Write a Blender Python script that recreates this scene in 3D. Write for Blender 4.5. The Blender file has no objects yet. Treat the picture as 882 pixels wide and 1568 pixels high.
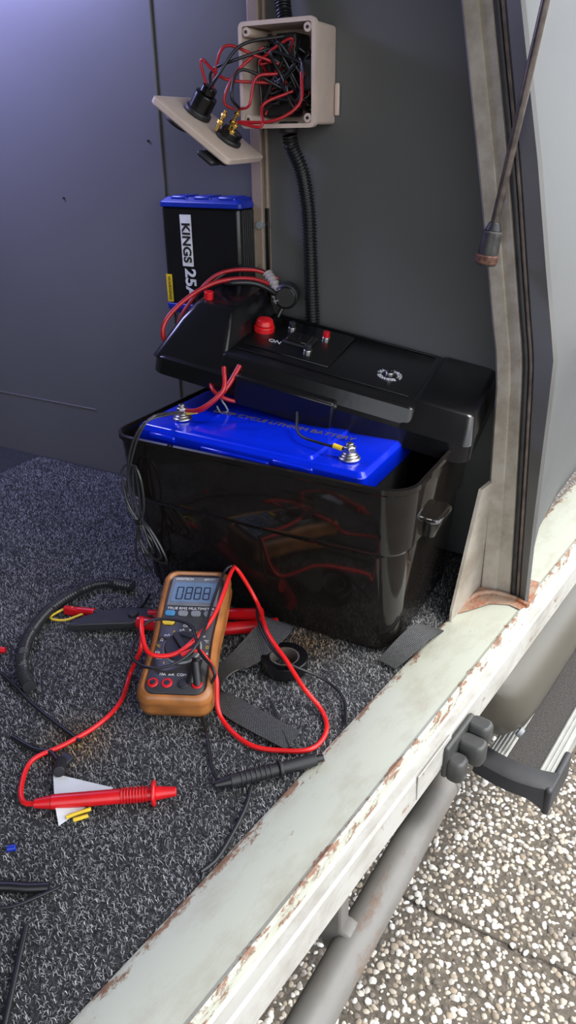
import bpy, bmesh, math, random
import numpy as np
from mathutils import Vector, Matrix
random.seed(7); rng=np.random.default_rng(7)
scene=bpy.context.scene; col=scene.collection
V=Vector
# ------------------------------------------------------------------ materials
def nodes(m):
    m.use_nodes=True; nt=m.node_tree; return nt, nt.nodes['Principled BSDF']
def mat(name,c,rough=.5,metal=0,var=.12,scale=40,bump=0.0,bscale=200,spec=None,coat=0,trans=0):
    m=bpy.data.materials.new(name); nt,b=nodes(m); N=nt.nodes; L=nt.links
    tc=N.new('ShaderNodeTexCoord'); no=N.new('ShaderNodeTexNoise'); no.inputs['Scale'].default_value=scale; no.inputs['Detail'].default_value=5
    L.new(tc.outputs['Object'],no.inputs['Vector'])
    cr=N.new('ShaderNodeValToRGB'); cr.color_ramp.elements[0].position=.3; cr.color_ramp.elements[1].position=.7
    cr.color_ramp.elements[0].color=(*[x*(1-var) for x in c],1); cr.color_ramp.elements[1].color=(*[min(1,x*(1+var)) for x in c],1)
    L.new(no.outputs['Fac'],cr.inputs['Fac']); L.new(cr.outputs['Color'],b.inputs['Base Color'])
    b.inputs['Roughness'].default_value=rough; b.inputs['Metallic'].default_value=metal
    if spec is not None: b.inputs['Specular IOR Level'].default_value=spec
    if coat: b.inputs['Coat Weight'].default_value=coat; b.inputs['Coat Roughness'].default_value=.1
    if bump:
        n2=N.new('ShaderNodeTexNoise'); n2.inputs['Scale'].default_value=bscale; n2.inputs['Detail'].default_value=3
        L.new(tc.outputs['Object'],n2.inputs['Vector']); bp=N.new('ShaderNodeBump'); bp.inputs['Strength'].default_value=bump; bp.inputs['Distance'].default_value=.002
        L.new(n2.outputs['Fac'],bp.inputs['Height']); L.new(bp.outputs['Normal'],b.inputs['Normal'])
    return m
def attrmat(name,rough=.9,mult=1):
    m=bpy.data.materials.new(name); nt,b=nodes(m); a=nt.nodes.new('ShaderNodeAttribute'); a.attribute_name='Col'
    nt.links.new(a.outputs['Color'],b.inputs['Base Color']); b.inputs['Roughness'].default_value=rough; b.inputs['Specular IOR Level'].default_value=.25
    return m
def rusty(name,base,rust=(.20,.075,.03),edges=(),thr=.62,scale=28,rough=.45,dirt=(.30,.27,.20),soft=.03,dmax=.45,dscale=9,dlo=.5):
    """painted steel: rust where noise is high, more of it close to local-x edge lines"""
    m=bpy.data.materials.new(name); nt,b=nodes(m); N=nt.nodes; L=nt.links
    tc=N.new('ShaderNodeTexCoord'); sp=N.new('ShaderNodeSeparateXYZ'); L.new(tc.outputs['Object'],sp.inputs[0])
    mp=N.new('ShaderNodeMapping'); mp.inputs['Scale'].default_value=(1.5,.6,1.2); L.new(tc.outputs['Object'],mp.inputs[0])
    no=N.new('ShaderNodeTexNoise'); no.inputs['Scale'].default_value=scale; no.inputs['Detail'].default_value=10; no.inputs['Roughness'].default_value=.72
    L.new(mp.outputs[0],no.inputs['Vector']); cur=no.outputs['Fac']
    for e,w,amt in edges:
        s=N.new('ShaderNodeMath'); s.operation='SUBTRACT'; L.new(sp.outputs['X'],s.inputs[0]); s.inputs[1].default_value=e
        a=N.new('ShaderNodeMath'); a.operation='ABSOLUTE'; L.new(s.outputs[0],a.inputs[0])
        r=N.new('ShaderNodeMapRange'); r.inputs['From Min'].default_value=0; r.inputs['From Max'].default_value=w; r.inputs['To Min'].default_value=amt; r.inputs['To Max'].default_value=0
        L.new(a.outputs[0],r.inputs['Value']); ad=N.new('ShaderNodeMath'); ad.operation='ADD'; L.new(cur,ad.inputs[0]); L.new(r.outputs[0],ad.inputs[1]); cur=ad.outputs[0]
    rm=N.new('ShaderNodeMapRange'); rm.inputs['From Min'].default_value=thr; rm.inputs['From Max'].default_value=thr+soft; L.new(cur,rm.inputs['Value'])
    n2=N.new('ShaderNodeTexNoise'); n2.inputs['Scale'].default_value=dscale; n2.inputs['Detail'].default_value=8; n2.inputs['Roughness'].default_value=.7; L.new(mp.outputs[0],n2.inputs['Vector'])
    r2=N.new('ShaderNodeMapRange'); r2.inputs['From Min'].default_value=dlo; r2.inputs['From Max'].default_value=dlo+.2; r2.inputs['To Max'].default_value=dmax; L.new(n2.outputs['Fac'],r2.inputs['Value'])
    mx0=N.new('ShaderNodeMixRGB'); mx0.inputs[1].default_value=(*base,1); mx0.inputs[2].default_value=(*dirt,1); L.new(r2.outputs[0],mx0.inputs[0])
    n3=N.new('ShaderNodeTexNoise'); n3.inputs['Scale'].default_value=150; L.new(tc.outputs['Object'],n3.inputs['Vector'])
    rc=N.new('ShaderNodeMixRGB'); rc.inputs[1].default_value=(*[x*.55 for x in rust],1); rc.inputs[2].default_value=(*[min(1,x*1.9) for x in rust],1); L.new(n3.outputs['Fac'],rc.inputs[0])
    mx=N.new('ShaderNodeMixRGB'); L.new(rm.outputs[0],mx.inputs[0]); L.new(mx0.outputs[0],mx.inputs[1]); L.new(rc.outputs[0],mx.inputs[2]); L.new(mx.outputs[0],b.inputs['Base Color'])
    rr_=N.new('ShaderNodeMapRange'); rr_.inputs['To Min'].default_value=rough; rr_.inputs['To Max'].default_value=.9; L.new(rm.outputs[0],rr_.inputs['Value']); L.new(rr_.outputs[0],b.inputs['Roughness'])
    bp=N.new('ShaderNodeBump'); bp.inputs['Strength'].default_value=.4; bp.inputs['Distance'].default_value=.001; L.new(rm.outputs[0],bp.inputs['Height']); L.new(bp.outputs[0],b.inputs['Normal'])
    return m
def webmat():
    m=bpy.data.materials.new('webbing_weave'); nt,b=nodes(m); N=nt.nodes; L=nt.links
    uv=N.new('ShaderNodeTexCoord'); ck=N.new('ShaderNodeTexBrick'); ck.inputs['Scale'].default_value=1; ck.offset=.5
    ck.inputs['Color1'].default_value=(.085,.085,.085,1); ck.inputs['Color2'].default_value=(.055,.055,.055,1); ck.inputs['Mortar'].default_value=(.008,.008,.008,1)
    ck.inputs['Brick Width'].default_value=.30; ck.inputs['Row Height'].default_value=.20; ck.inputs['Mortar Size'].default_value=.04
    L.new(uv.outputs['UV'],ck.inputs['Vector']); L.new(ck.outputs['Color'],b.inputs['Base Color']); b.inputs['Roughness'].default_value=.8
    bp=N.new('ShaderNodeBump'); bp.inputs['Strength'].default_value=.6; bp.inputs['Distance'].default_value=.001; L.new(ck.outputs['Color'],bp.inputs['Height']); L.new(bp.outputs[0],b.inputs['Normal'])
    return m
BLK=mat('black_gloss_plastic',(.009,.0075,.0065),.07,var=.2,bump=.05,bscale=35)
BLK2=mat('black_satin_plastic',(.006,.006,.0065),.22,bump=.06,bscale=90,spec=.4)
BLKM=mat('black_matt_plastic',(.013,.013,.014),.5)
RUB=mat('black_cable_rubber',(.009,.009,.010),.38)
WIRB=mat('thin_wire_pvc',(.028,.028,.03),.28)
REDC=mat('red_silicone_cable',(.70,.012,.012),.32)
REDW=mat('red_wire_insulation',(.36,.008,.012),.35)
REDP=mat('red_plastic',(.55,.008,.012),.3)
BLUE=mat('blue_battery_plastic',(.001,.018,.55),.2,var=.08,coat=.3)
BLUE2=mat('blue_charger_plastic',(.004,.022,.30),.35)
GOLD=mat('gold_print',(.09,.065,.03),.5)
STEEL=mat('bolt_steel',(.6,.58,.55),.3,1)
BRASS=mat('brass',(.75,.48,.12),.25,1)
YEL=mat('yellow_plastic',(.68,.46,.02),.4)
WHT=mat('white_print',(.62,.62,.62),.5)
BEI=mat('beige_enclosure_plastic',(.56,.45,.375),.45,var=.05)
ORG=mat('orange_meter_holster',(.29,.110,.030),.36,var=.45,scale=26,coat=.15)
FACE=mat('meter_face',(.035,.035,.038),.45)
LCD=mat('lcd_glass',(.13,.20,.30),.15)
LCDD=mat('lcd_digits',(.015,.02,.035),.4)
GREYB=mat('grey_button',(.20,.21,.22),.5)
BLUB=mat('blue_button',(.05,.22,.4),.5)
WALLM=mat('painted_grey_panel',(.096,.096,.094),.42,var=.1,scale=3,bump=.15,bscale=25)
WALLL=mat('painted_bulkhead',(.105,.104,.112),.45,var=.08,scale=2.5,bump=.12,bscale=18)
TRIMM=rusty('primer_trim',(.22,.165,.125),rust=(.14,.09,.06),thr=.6)
CEIL=mat('lining',(.10,.10,.10),.8)
POSTM=rusty('jamb_cream_paint',(.33,.295,.245),rust=(.22,.16,.11),thr=.66,scale=12,dirt=(.20,.165,.125),dmax=.8,dlo=.42,dscale=14)
FLNG=mat('grey_body_paint_dark',(.125,.122,.115),.4,var=.15,scale=8)
EXT=rusty('exterior_body_paint',(.085,.088,.088),rust=(.12,.1,.08),thr=.85,scale=10,dirt=(.066,.067,.066),rough=.6)
SEAL=mat('rubber_seal',(.02,.017,.015),.6,var=.4,scale=60,bump=.3,bscale=120)
SEALB=mat('seal_rust_edge',(.10,.075,.06),.7,var=.5,scale=50)
SILL=rusty('sill_paint',(.44,.455,.38),edges=((-.001,.014,.19),(.071,.009,.18),(.033,.004,.03)),thr=.655,scale=55,rust=(.18,.10,.065),dirt=(.33,.30,.23),soft=.05,dmax=.75,dlo=.48,dscale=14)
SILLF=rusty('sill_face_paint',(.43,.42,.385),edges=((.089,.003,.05),(.077,.004,.07)),thr=.67,scale=40,dirt=(.28,.26,.22),dmax=.85,dlo=.45,dscale=18,rust=(.2,.12,.08))
RUSTM=rusty('rusty_base',(.34,.24,.17),rust=(.24,.09,.045),thr=.46,scale=40,dirt=(.24,.11,.065),soft=.12)
TUBEM=rusty('weathered_tube',(.155,.148,.135),rust=(.13,.08,.05),thr=.56,scale=16,dirt=(.10,.085,.07),rough=.5,soft=.1,dmax=.8)
TAN=mat('tan_plastic_flare',(.078,.070,.054),.4,var=.12,scale=6)
ALU=mat('aluminium',(.40,.40,.37),.5,.4,var=.1)
GRIP=mat('grip_tape',(.055,.050,.046),.95,var=.5,scale=400,bump=.8,bscale=600)
STEPP=mat('grey_step_plastic',(.028,.028,.030),.5,var=.2)
BUFM=mat('buffer_rubber',(.045,.045,.042),.5,var=.25,scale=50)
PAPER=mat('paper',(.62,.63,.63),.6,var=.04)
WEB=webmat()
# ------------------------------------------------------------------ helpers
def finish(me,name,m,smooth=True,parent=None,bevel=0,seg=2,M=None,angle=35):
    if M is not None: me.transform(M)
    o=bpy.data.objects.new(name,me); col.objects.link(o)
    if m: me.materials.append(m)
    if smooth:
        for p in me.polygons: p.use_smooth=True
        try: me.set_sharp_from_angle(angle=math.radians(angle))
        except Exception: pass
    if bevel:
        b=o.modifiers.new('bevel','BEVEL'); b.width=bevel; b.segments=seg; b.limit_method='ANGLE'; b.angle_limit=math.radians(30)
    if parent: attach(o,parent)
    return o
def attach(o,p):
    bpy.context.view_layer.update(); o.parent=p; o.matrix_parent_inverse=p.matrix_world.inverted()
def group(name,loc):
    e=bpy.data.objects.new(name,None); e.empty_display_size=.02; col.objects.link(e); e.location=loc; bpy.context.view_layer.update(); return e
def mesh(name,vs,fs,m,**k):
    me=bpy.data.meshes.new(name); me.from_pydata([tuple(v) for v in vs],[],fs)
    bm=bmesh.new(); bm.from_mesh(me); bmesh.ops.recalc_face_normals(bm,faces=bm.faces); bm.to_mesh(me); bm.free()
    return finish(me,name,m,**k)
def box(name,a,b,m,bevel=.001,**k):
    x0,y0,z0=a; x1,y1,z1=b
    vs=[(x0,y0,z0),(x1,y0,z0),(x1,y1,z0),(x0,y1,z0),(x0,y0,z1),(x1,y0,z1),(x1,y1,z1),(x0,y1,z1)]
    fs=[(0,3,2,1),(4,5,6,7),(0,1,5,4),(1,2,6,5),(2,3,7,6),(3,0,4,7)]
    return mesh(name,vs,fs,m,bevel=bevel,**k)
def prism(name,poly,z0,z1,m,bevel=.0008,**k):
    n=len(poly); vs=[(x,y,z0) for x,y in poly]+[(x,y,z1) for x,y in poly]
    fs=[tuple(range(n))[::-1],tuple(range(n,2*n))]+[(i,(i+1)%n,n+(i+1)%n,n+i) for i in range(n)]
    return mesh(name,vs,fs,m,bevel=bevel,**k)
def rr(x0,x1,y0,y1,z,r,n=5):
    out=[]
    for cx,cy,a0 in ((x1-r,y1-r,0),(x0+r,y1-r,90),(x0+r,y0+r,180),(x1-r,y0+r,270)):
        for i in range(n+1):
            a=math.radians(a0+90*i/n); out.append((cx+r*math.cos(a),cy+r*math.sin(a),z))
    return out
def loft(name,rings,m,cap0=True,cap1=True,**k):
    n=len(rings[0]); vs=[p for r in rings for p in r]; fs=[]
    for j in range(len(rings)-1):
        for i in range(n): fs.append((j*n+i,j*n+(i+1)%n,(j+1)*n+(i+1)%n,(j+1)*n+i))
    if cap0: fs.append(tuple(range(n))[::-1])
    if cap1: fs.append(tuple(range((len(rings)-1)*n,len(rings)*n)))
    return mesh(name,vs,fs,m,**k)
def grid(name,rows,m,**k):
    n=len(rows[0]); vs=[p for r in rows for p in r]; fs=[]
    for j in range(len(rows)-1):
        for i in range(n-1): fs.append((j*n+i,j*n+i+1,(j+1)*n+i+1,(j+1)*n+i))
    return mesh(name,vs,fs,m,**k)
def cyl(name,p0,p1,r0,m,r1=None,n=24,M=None,**k):
    r1=r0 if r1 is None else r1; p0=V(p0); p1=V(p1)
    if M is not None: p0=M@p0; p1=M@p1
    ax=(p1-p0).normalized(); u=ax.orthogonal().normalized(); w=ax.cross(u)
    rg=[[tuple(p+(u*math.cos(2*math.pi*i/n)+w*math.sin(2*math.pi*i/n))*r) for i in range(n)] for p,r in ((p0,r0),(p1,r1))]
    k.setdefault('bevel',min(r0,r1)*.12)
    return loft(name,rg,m,**k)
def catmull(P,step):
    P=[V(p) for p in P]; 
    if len(P)==2: P=[P[0],(P[0]+P[1])/2,P[1]]
    Q=[P[0]*2-P[1]]+P+[P[-1]*2-P[-2]]; out=[]
    for i in range(1,len(Q)-2):
        a,b,c,d=Q[i-1:i+3]; n=max(2,int((c-b).length/step))
        for j in range(n):
            t=j/n; out.append(.5*((2*b)+(c-a)*t+(2*a-5*b+4*c-d)*t*t+(3*b-a-3*c+d)*t**3))
    out.append(P[-1]); return out
def sweep(name,P,r,m,n=8,step=.006,parent=None,rf=None,M=None):
    if M is not None: P=[M@V(p) for p in P]
    pts=catmull(P,step); u=None; rings=[]; s=0
    for i,p in enumerate(pts):
        t=(pts[min(i+1,len(pts)-1)]-pts[max(i-1,0)])
        t=t.normalized() if t.length>1e-9 else V((0,0,1))
        u=t.orthogonal().normalized() if u is None else (u-t*u.dot(t)).normalized()
        w=t.cross(u); R_=rf(i,len(pts)) if rf else r
        rings.append([tuple(p+(u*math.cos(2*math.pi*k/n)+w*math.sin(2*math.pi*k/n))*R_) for k in range(n)])
    return loft(name,rings,m,parent=parent,angle=60)
def corrugated(name,P,r,m,parent=None,pitch=.0042):
    st=pitch/4
    return sweep(name,P,r,m,n=16,step=st,parent=parent,rf=lambda i,n:r*(1.0 if (i%4) in (0,1) else .78))
def ribbon(name,P,W,m,th=.0016,parent=None):
    """strap: centre line P, half-width vectors W"""
    pts=catmull(P,.004); vs=[]; fs=[]; n=len(pts); L=0; uvs=[]
    for i,p in enumerate(pts):
        w=catmull_at(W,i/(n-1)); t=(pts[min(i+1,n-1)]-pts[max(i-1,0)]).normalized(); nn=t.cross(w).normalized()*th/2
        if i: L+=(p-pts[i-1]).length
        for a,b in ((-1,1),(1,1),(1,-1),(-1,-1)):
            vs.append(p+w*a+nn*b); uvs.append((L/.01,(a+1)*w.length/.01))
    for i in range(n-1):
        for k in range(4): fs.append((4*i+k,4*i+(k+1)%4,4*i+4+(k+1)%4,4*i+4+k))
    fs.append((0,1,2,3)); fs.append((4*n-4,4*n-3,4*n-2,4*n-1))
    o=mesh(name,vs,fs,m,parent=parent); ul=o.data.uv_layers.new(name='UVMap')
    for l in o.data.loops: ul.data[l.index].uv=uvs[l.vertex_index]
    return o
def catmull_at(P,t):
    P=[V(p) for p in P]; x=t*(len(P)-1); i=min(int(x),len(P)-2); return P[i].lerp(P[i+1],x-i)
def text(name,s,M,size,m,parent=None,ext=.0002,align='CENTER',bold=0):
    cu=bpy.data.curves.new(name,'FONT'); cu.body=s; cu.size=size; cu.extrude=ext; cu.align_x=align; cu.align_y='CENTER'; cu.materials.append(m); cu.offset=bold
    o=bpy.data.objects.new(name,cu); col.objects.link(o); o.matrix_world=M
    if parent: attach(o,parent)
    return o
def frame(o,ex,ey):
    ex=V(ex).normalized(); ey=V(ey); ey=(ey-ex*ey.dot(ex)).normalized(); ez=ex.cross(ey)
    M=Matrix((ex,ey,ez)).transposed().to_4x4(); M.translation=V(o); return M
def T(x,y,z=0): return Matrix.Translation((x,y,z))
def npmesh(name,vs,faces,cols,m,smooth=True):
    me=bpy.data.meshes.new(name); k=faces.shape[1]; nf=len(faces)
    me.vertices.add(len(vs)); me.vertices.foreach_set('co',vs.astype(np.float32).ravel())
    me.loops.add(nf*k); me.loops.foreach_set('vertex_index',faces.astype(np.int32).ravel())
    me.polygons.add(nf); me.polygons.foreach_set('loop_start',(np.arange(nf)*k).astype(np.int32))
    me.update(calc_edges=True)
    a=me.attributes.new('Col','FLOAT_COLOR','POINT'); a.data.foreach_set('color',cols.astype(np.float32).ravel())
    if smooth: me.polygons.foreach_set('use_smooth',np.ones(nf,dtype=bool))
    me.materials.append(m); o=bpy.data.objects.new(name,me); col.objects.link(o); return o
# ------------------------------------------------------------------ vehicle shell
SX0=-.327; DIR=V((.134,.991,0)).normalized(); PER=V((DIR.y,-DIR.x,0))
def sillx(y): return SX0+y*DIR.x/DIR.y
prism('floor',[(-1.6,-.9),(sillx(-.9)-.002,-.9),(sillx(1.02)-.002,1.02),(-1.6,1.02)],-.03,-.001,mat('carpet_backing',(.035,.036,.038),.95,var=.5,scale=300,bump=.8,bscale=500),bevel=0)
wp=[(-.775,-.02),(-.195,-.02),(-.20,.30),(-.25,.56),(-.335,.95),(-.375,1.12),(-.775,1.12)]; nw=len(wp)
mesh('wall_back',[(x,1.02,z) for x,z in wp]+[(x,1.05,z) for x,z in wp],[tuple(range(nw)),tuple(range(nw,2*nw))]+[(i,(i+1)%nw,nw+(i+1)%nw,nw+i) for i in range(nw)],WALLM,smooth=False)
g=group('wall_bulkhead',(-1.2,1.03,.5))
box('panel',(-1.6,1.0165,-.02),(-.777,1.05,1.12),WALLL,bevel=.0015,parent=g)
box('seam_strip',(-.777,1.022,-.02),(-.775,1.05,1.12),WALLM,bevel=0,parent=g)
box('crease_ridge',(-1.6,1.0148,.125),(-.98,1.02,.127),WALLL,bevel=.001,parent=g)
for i,(x,z) in enumerate(((-.99,.50),(-.80,.585))): cyl('screw_%d'%i,(x,1.014,z),(x,1.02,z),.0018,BLKM,parent=g)
box('wall_left',(-1.65,-.95,-.02),(-1.6,1.05,1.12),WALLL,bevel=0)
box('wall_front',(-1.6,-.95,-.02),(-.45,-.9,1.12),WALLL,bevel=0)
mesh('ceiling',[(-1.65,-.95,1.12),(-.40,-.95,1.12),(-.36,1.05,1.12),(-1.65,1.05,1.12),(-1.65,-.95,1.15),(-.40,-.95,1.15),(-.36,1.05,1.15),(-1.65,1.05,1.15)],[(0,1,2,3),(4,5,6,7),(0,1,5,4),(1,2,6,5),(2,3,7,6),(3,0,4,7)],CEIL,smooth=False)
g=group('raised_hatch_door',(0,0,1.25))
def slab(nm,z,m): mesh(nm,[(-.40,-.9,1.15+z),(.36,-.9,1.30+z),(.36,.93,1.30+z),(-.38,.93,1.15+z),(-.40,-.9,1.165+z),(.36,-.9,1.315+z),(.36,.93,1.315+z),(-.38,.93,1.165+z)],[(0,1,2,3),(4,5,6,7),(0,1,5,4),(1,2,6,5),(2,3,7,6),(3,0,4,7)],m,smooth=False,parent=g)
slab('outer_skin',.016,EXT); slab('inner_lining',0,CEIL)
g=group('trim_1',(-.60,1.01,.5))
box('strip',(-.612,1.006,0),(-.594,1.021,1.12),TRIMM,bevel=.002,parent=g)
box('edge_bead',(-.594,1.013,0),(-.588,1.021,1.12),TRIMM,bevel=.002,parent=g)
# door jamb post
ZS=[0.0,.13,.30,.345,.38,.45,.56,.72,.95,1.13]
IX=[-.201,-.204,-.212,-.218,-.226,-.240,-.263,-.298,-.348,-.388]
SX=[-.156,-.165,-.178,-.183,-.190,-.204,-.226,-.262,-.312,-.352]
OX=[-.130,-.135,-.139,-.1405,-.148,-.164,-.188,-.228,-.282,-.324]
g=group('door_frame',(-.2,.95,.5))
grid('jamb_post',[[(i,1.03,z),(i,.934,z),(i+.003,.930,z),(i+(s-i)*.5,.930,z),(i+(s-i)*.5+.0015,.933,z),(s-.003,.930,z),(s,.934,z),(s,.95,z)] for z,i,s in zip(ZS,IX,SX)],POSTM,parent=g,angle=20)
grid('outer_flange',[[(s+.012,.945,z),(s+.013,.928,z),(o-.004,.918,z),(o,.922,z)] for z,s,o in zip(ZS,SX,OX)],FLNG,parent=g,angle=20)
sweep('weather_seal',[(s+.0030,.932,z) for z,s in zip(ZS,SX)],.0038,SEAL,parent=g,step=.03)
sweep('seal_lip',[(s+.0095,.930,z) for z,s in zip(ZS,SX)],.0024,SEALB,parent=g,step=.03)
sweep('seal_bead',[(s+.0135,.929,z) for z,s in zip(ZS,SX)],.0016,SEAL,parent=g,step=.03)
def low(z): return max(0,.345-z)
grid('exterior_panel',[[(o,.922,z),(o+.004-low(z)*.05,.95,z),(o+.02-low(z)*.16,1.1,z),(o+.034-low(z)*.20,1.3,z),(o+.12-low(z)*.20,2.4,z)] for z,o in zip(ZS,OX)],EXT,parent=g,angle=12)
mesh('gusset_plate',[(-.211,.826,0),(-.204,.835,0),(-.200,.935,0),(-.200,.935,.17),(-.206,.90,.17),(-.2105,.828,.02),(-.213,.826,0),(-.206,.935,0),(-.206,.935,.17),(-.211,.90,.17),(-.214,.828,.02)],[(0,2,3,4,5),(6,7,8,9,10),(0,5,10,6),(5,4,9,10),(4,3,8,9)],POSTM,smooth=False,parent=g)
# sill
SM=frame((SX0,0,0),PER,DIR)
g=group('door_sill',(-.2,.5,-.02))
prof=[(-.004,-.02),(-.003,.002),(.002,.004),(.030,.0030),(.034,.0036),(.066,.003),(.070,.0048),(.073,.002),(.074,-.010),(.077,-.012),(.085,-.013),(.088,-.015),(.0895,-.050),(.087,-.054),(.06,-.056),(.055,-.075),(-.004,-.075)]
def srow(s): return [(u,s,z) for u,z in prof]
seg=[-.95+.1*i for i in range(31)]
o=grid('sill_channel',[srow(s) for s in seg],SILL,parent=None,angle=25); o.matrix_world=SM; attach(o,g)
o.data.materials.append(SILLF)
for p in o.data.polygons:
    c=sum((o.data.vertices[i].co.x for i in p.vertices))/4
    if c>.074: p.material_index=1
o=mesh('rusted_corner',[(-.005,.842,.0048),(.012,.87,.0048),(.03,.905,.0048),(.052,.918,.0048),(.07,.915,.005),(.076,.94,.0052),(.066,1.0,.0048),(-.006,1.0,.0048)],[(0,1,2,3,4,5,6,7)],RUSTM,smooth=False); o.matrix_world=SM; attach(o,g)
o=sweep('weld_bead',[(-.002,.85,.005),(.004,.91,.006),(.02,.932,.006),(.05,.937,.006),(.075,.930,.005)],.0035,RUSTM); o.matrix_world=SM; attach(o,g)
o=box('catch_plate',(.0885,.58,-.045),(.0905,.66,-.012),SILLF,bevel=.001); o.matrix_world=SM; attach(o,g)
# chassis tube
g=group('chassis_tube',(-.18,.4,-.15))
cyl('tube',(-.235,-.6,-.148),(-.166,.695,-.148),.020,TUBEM,parent=g,n=32)
cyl('collar',(-.190,.44,-.148),(-.189,.462,-.148),.0225,TUBEM,parent=g,n=32)
cyl('tube_cap',(-.166,.694,-.148),(-.1655,.704,-.148),.0212,TUBEM,parent=g,n=32)
box('hanger_bracket',(-.245,.44,-.15),(-.190,.462,-.05),TUBEM,bevel=.003,parent=g)
def smo(o): o.matrix_world=SM; return o
g=group('rubber_door_buffer',(-.14,.68,-.05))
attach(smo(box('base',(.089,.640,-.062),(.096,.712,-.018),BUFM,bevel=.003,seg=3)),g)
for i,(s,z,l) in enumerate(((.652,-.050,.016),(.680,-.042,.026),(.704,-.034,.022))):
    attach(smo(loft('bumper_%d'%i,[rr(.094,.096+l,s-.010,s+.010,z-.014,.007),rr(.093,.098+l,s-.012,s+.012,z-.009,.008),rr(.093,.098+l,s-.012,s+.012,z+.009,.008),rr(.094,.096+l,s-.010,s+.010,z+.014,.007)],BUFM,bevel=.002)),g)
# tan lower flare
g=group('lower_body_flare',(-.1,1.2,-.1))
P2=[(.060,-.052),(.088,-.052),(.104,-.062),(.116,-.090),(.120,-.125),(.114,-.150),(.098,-.170),(.070,-.176)]
rows=[]
for s,k in ((.815,.30),(.822,.62),(.84,.85),(.87,.97),(.91,1),(1.2,1),(1.6,1),(2.2,1)):
    rows.append([(.060+(u-.060)*k,s,-.052+(z+.052)*k) for u,z in P2])
attach(smo(grid('flare_skin',rows,TAN,angle=60)),g)
attach(smo(cyl('screw',(.108,.86,-.150),(.114,.86,-.153),.007,GREYB)),g)
attach(smo(box('backing',(.02,.85,-.175),(.062,2.2,-.06),BLKM,bevel=0)),g)
# running board
g=group('side_step',(-.05,1.3,-.2))
X0=.078; ZT=-.186
for i,(a,b,m,h_) in enumerate(((0,.026,ALU,0),(.026,.070,GRIP,.001),(.070,.090,ALU,0))):
    attach(smo(box('deck_%d'%i,(X0+a,.815,ZT-.03),(X0+b,2.6,ZT+h_),m,bevel=.001)),g)
for i in range(5):
    attach(smo(box('rib_%d'%i,(X0+.002+i*.005,.815,ZT-.001),(X0+.0045+i*.005,2.6,ZT+.0025),ALU,bevel=.0005)),g)
for i in range(3):
    attach(smo(box('rib_out_%d'%i,(X0+.072+i*.006,.815,ZT-.001),(X0+.0745+i*.006,2.6,ZT+.0025),ALU,bevel=.0005)),g)
cap=[]
for t in range(13):
    a=t/12; x=X0-.008+a*.104; bow=.016*math.sin(a*math.pi*.9); cap.append((x,.812-bow*.4+.010*(a**3),a))
rows=[]
for x,s,a in cap:
    drop=.018+.022*max(0,(a-.7)/.3)**1.5
    rows.append([(x,s+.03,ZT+.004),(x,s+.004,ZT+.005),(x,s-.003,ZT+.001),(x,s-.006,ZT-drop),(x,s+.02,ZT-.003-drop)])
attach(smo(grid('end_cap',rows,STEPP,angle=50)),g)
attach(smo(box('end_cap_side',(X0+.088,.812,ZT-.042),(X0+.098,.90,ZT+.003),STEPP,bevel=.004,seg=3)),g)
attach(smo(box('bracket',(-.05,1.3,ZT-.025),(X0,1.36,ZT-.01),BLKM)),g)
box('vehicle_underbody',(-1.6,-.9,-.30),(-.42,2.2,-.032),BLKM,bevel=.01)
box('vehicle_rear_quarter',(-1.6,1.06,-.03),(-.42,2.3,1.1),BLKM,bevel=.01)
# ------------------------------------------------------------------ ground
GZ=-.70
gm=bpy.data.materials.new('aggregate_paving'); nt,b=nodes(gm); N=nt.nodes; L=nt.links
tc=N.new('ShaderNodeTexCoord'); vo=N.new('ShaderNodeTexVoronoi'); vo.inputs['Scale'].default_value=85; L.new(tc.outputs['Object'],vo.inputs['Vector'])
cr=N.new('ShaderNodeValToRGB'); e=cr.color_ramp.elements; e[0].position=.0; e[0].color=(.45,.41,.35,1); e[1].position=.5; e[1].color=(.11,.09,.075,1)
L.new(vo.outputs['Distance'],cr.inputs['Fac']); n2=N.new('ShaderNodeTexNoise'); n2.inputs['Scale'].default_value=60; n2.inputs['Detail'].default_value=8; L.new(tc.outputs['Object'],n2.inputs['Vector'])
mx=N.new('ShaderNodeMixRGB'); mx.blend_type='MULTIPLY'; mx.inputs[0].default_value=.6; L.new(cr.outputs[0],mx.inputs[1]); L.new(n2.outputs['Fac'],mx.inputs[2]); L.new(mx.outputs[0],b.inputs['Base Color']); b.inputs['Roughness'].default_value=.9
bp=N.new('ShaderNodeBump'); bp.invert=True; bp.inputs['Distance'].default_value=.004; L.new(vo.outputs['Distance'],bp.inputs['Height']); L.new(bp.outputs[0],b.inputs['Normal'])
cm=mat('paving_cement',(.115,.097,.075),.95,var=.4,scale=90,bump=.8,bscale=300)
mesh('ground',[(-6,-6,GZ-.004),(8,-6,GZ-.004),(8,8,GZ-.004),(-6,8,GZ-.004)],[(0,1,2,3)],gm,smooth=False)
JY=.915
for i,(y0,y1) in enumerate(((.30,JY-.004),(JY+.004,1.75))):
    box('paving_slab' if i==0 else 'paving_slab.001',(-.8,y0,GZ-.02),(.6,y1,GZ),cm,bevel=.004)
bm=bmesh.new(); bmesh.ops.create_icosphere(bm,subdivisions=2,radius=1); iv=np.array([v.co[:] for v in bm.verts]); fi=np.array([[v.index for v in f.verts] for f in bm.faces]); bm.free()
sp=.0104; xs=np.arange(-.62,.35,sp); ys=np.arange(.38,1.72,sp); gx,gy=np.meshgrid(xs,ys); px=gx.ravel()+rng.uniform(-.5,.5,gx.size)*sp; py=gy.ravel()+rng.uniform(-.5,.5,gx.size)*sp
kk=(np.abs(py-JY-.004*np.sin(px*37))>.006); px=px[kk]; py=py[kk]; n=len(px)
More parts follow.
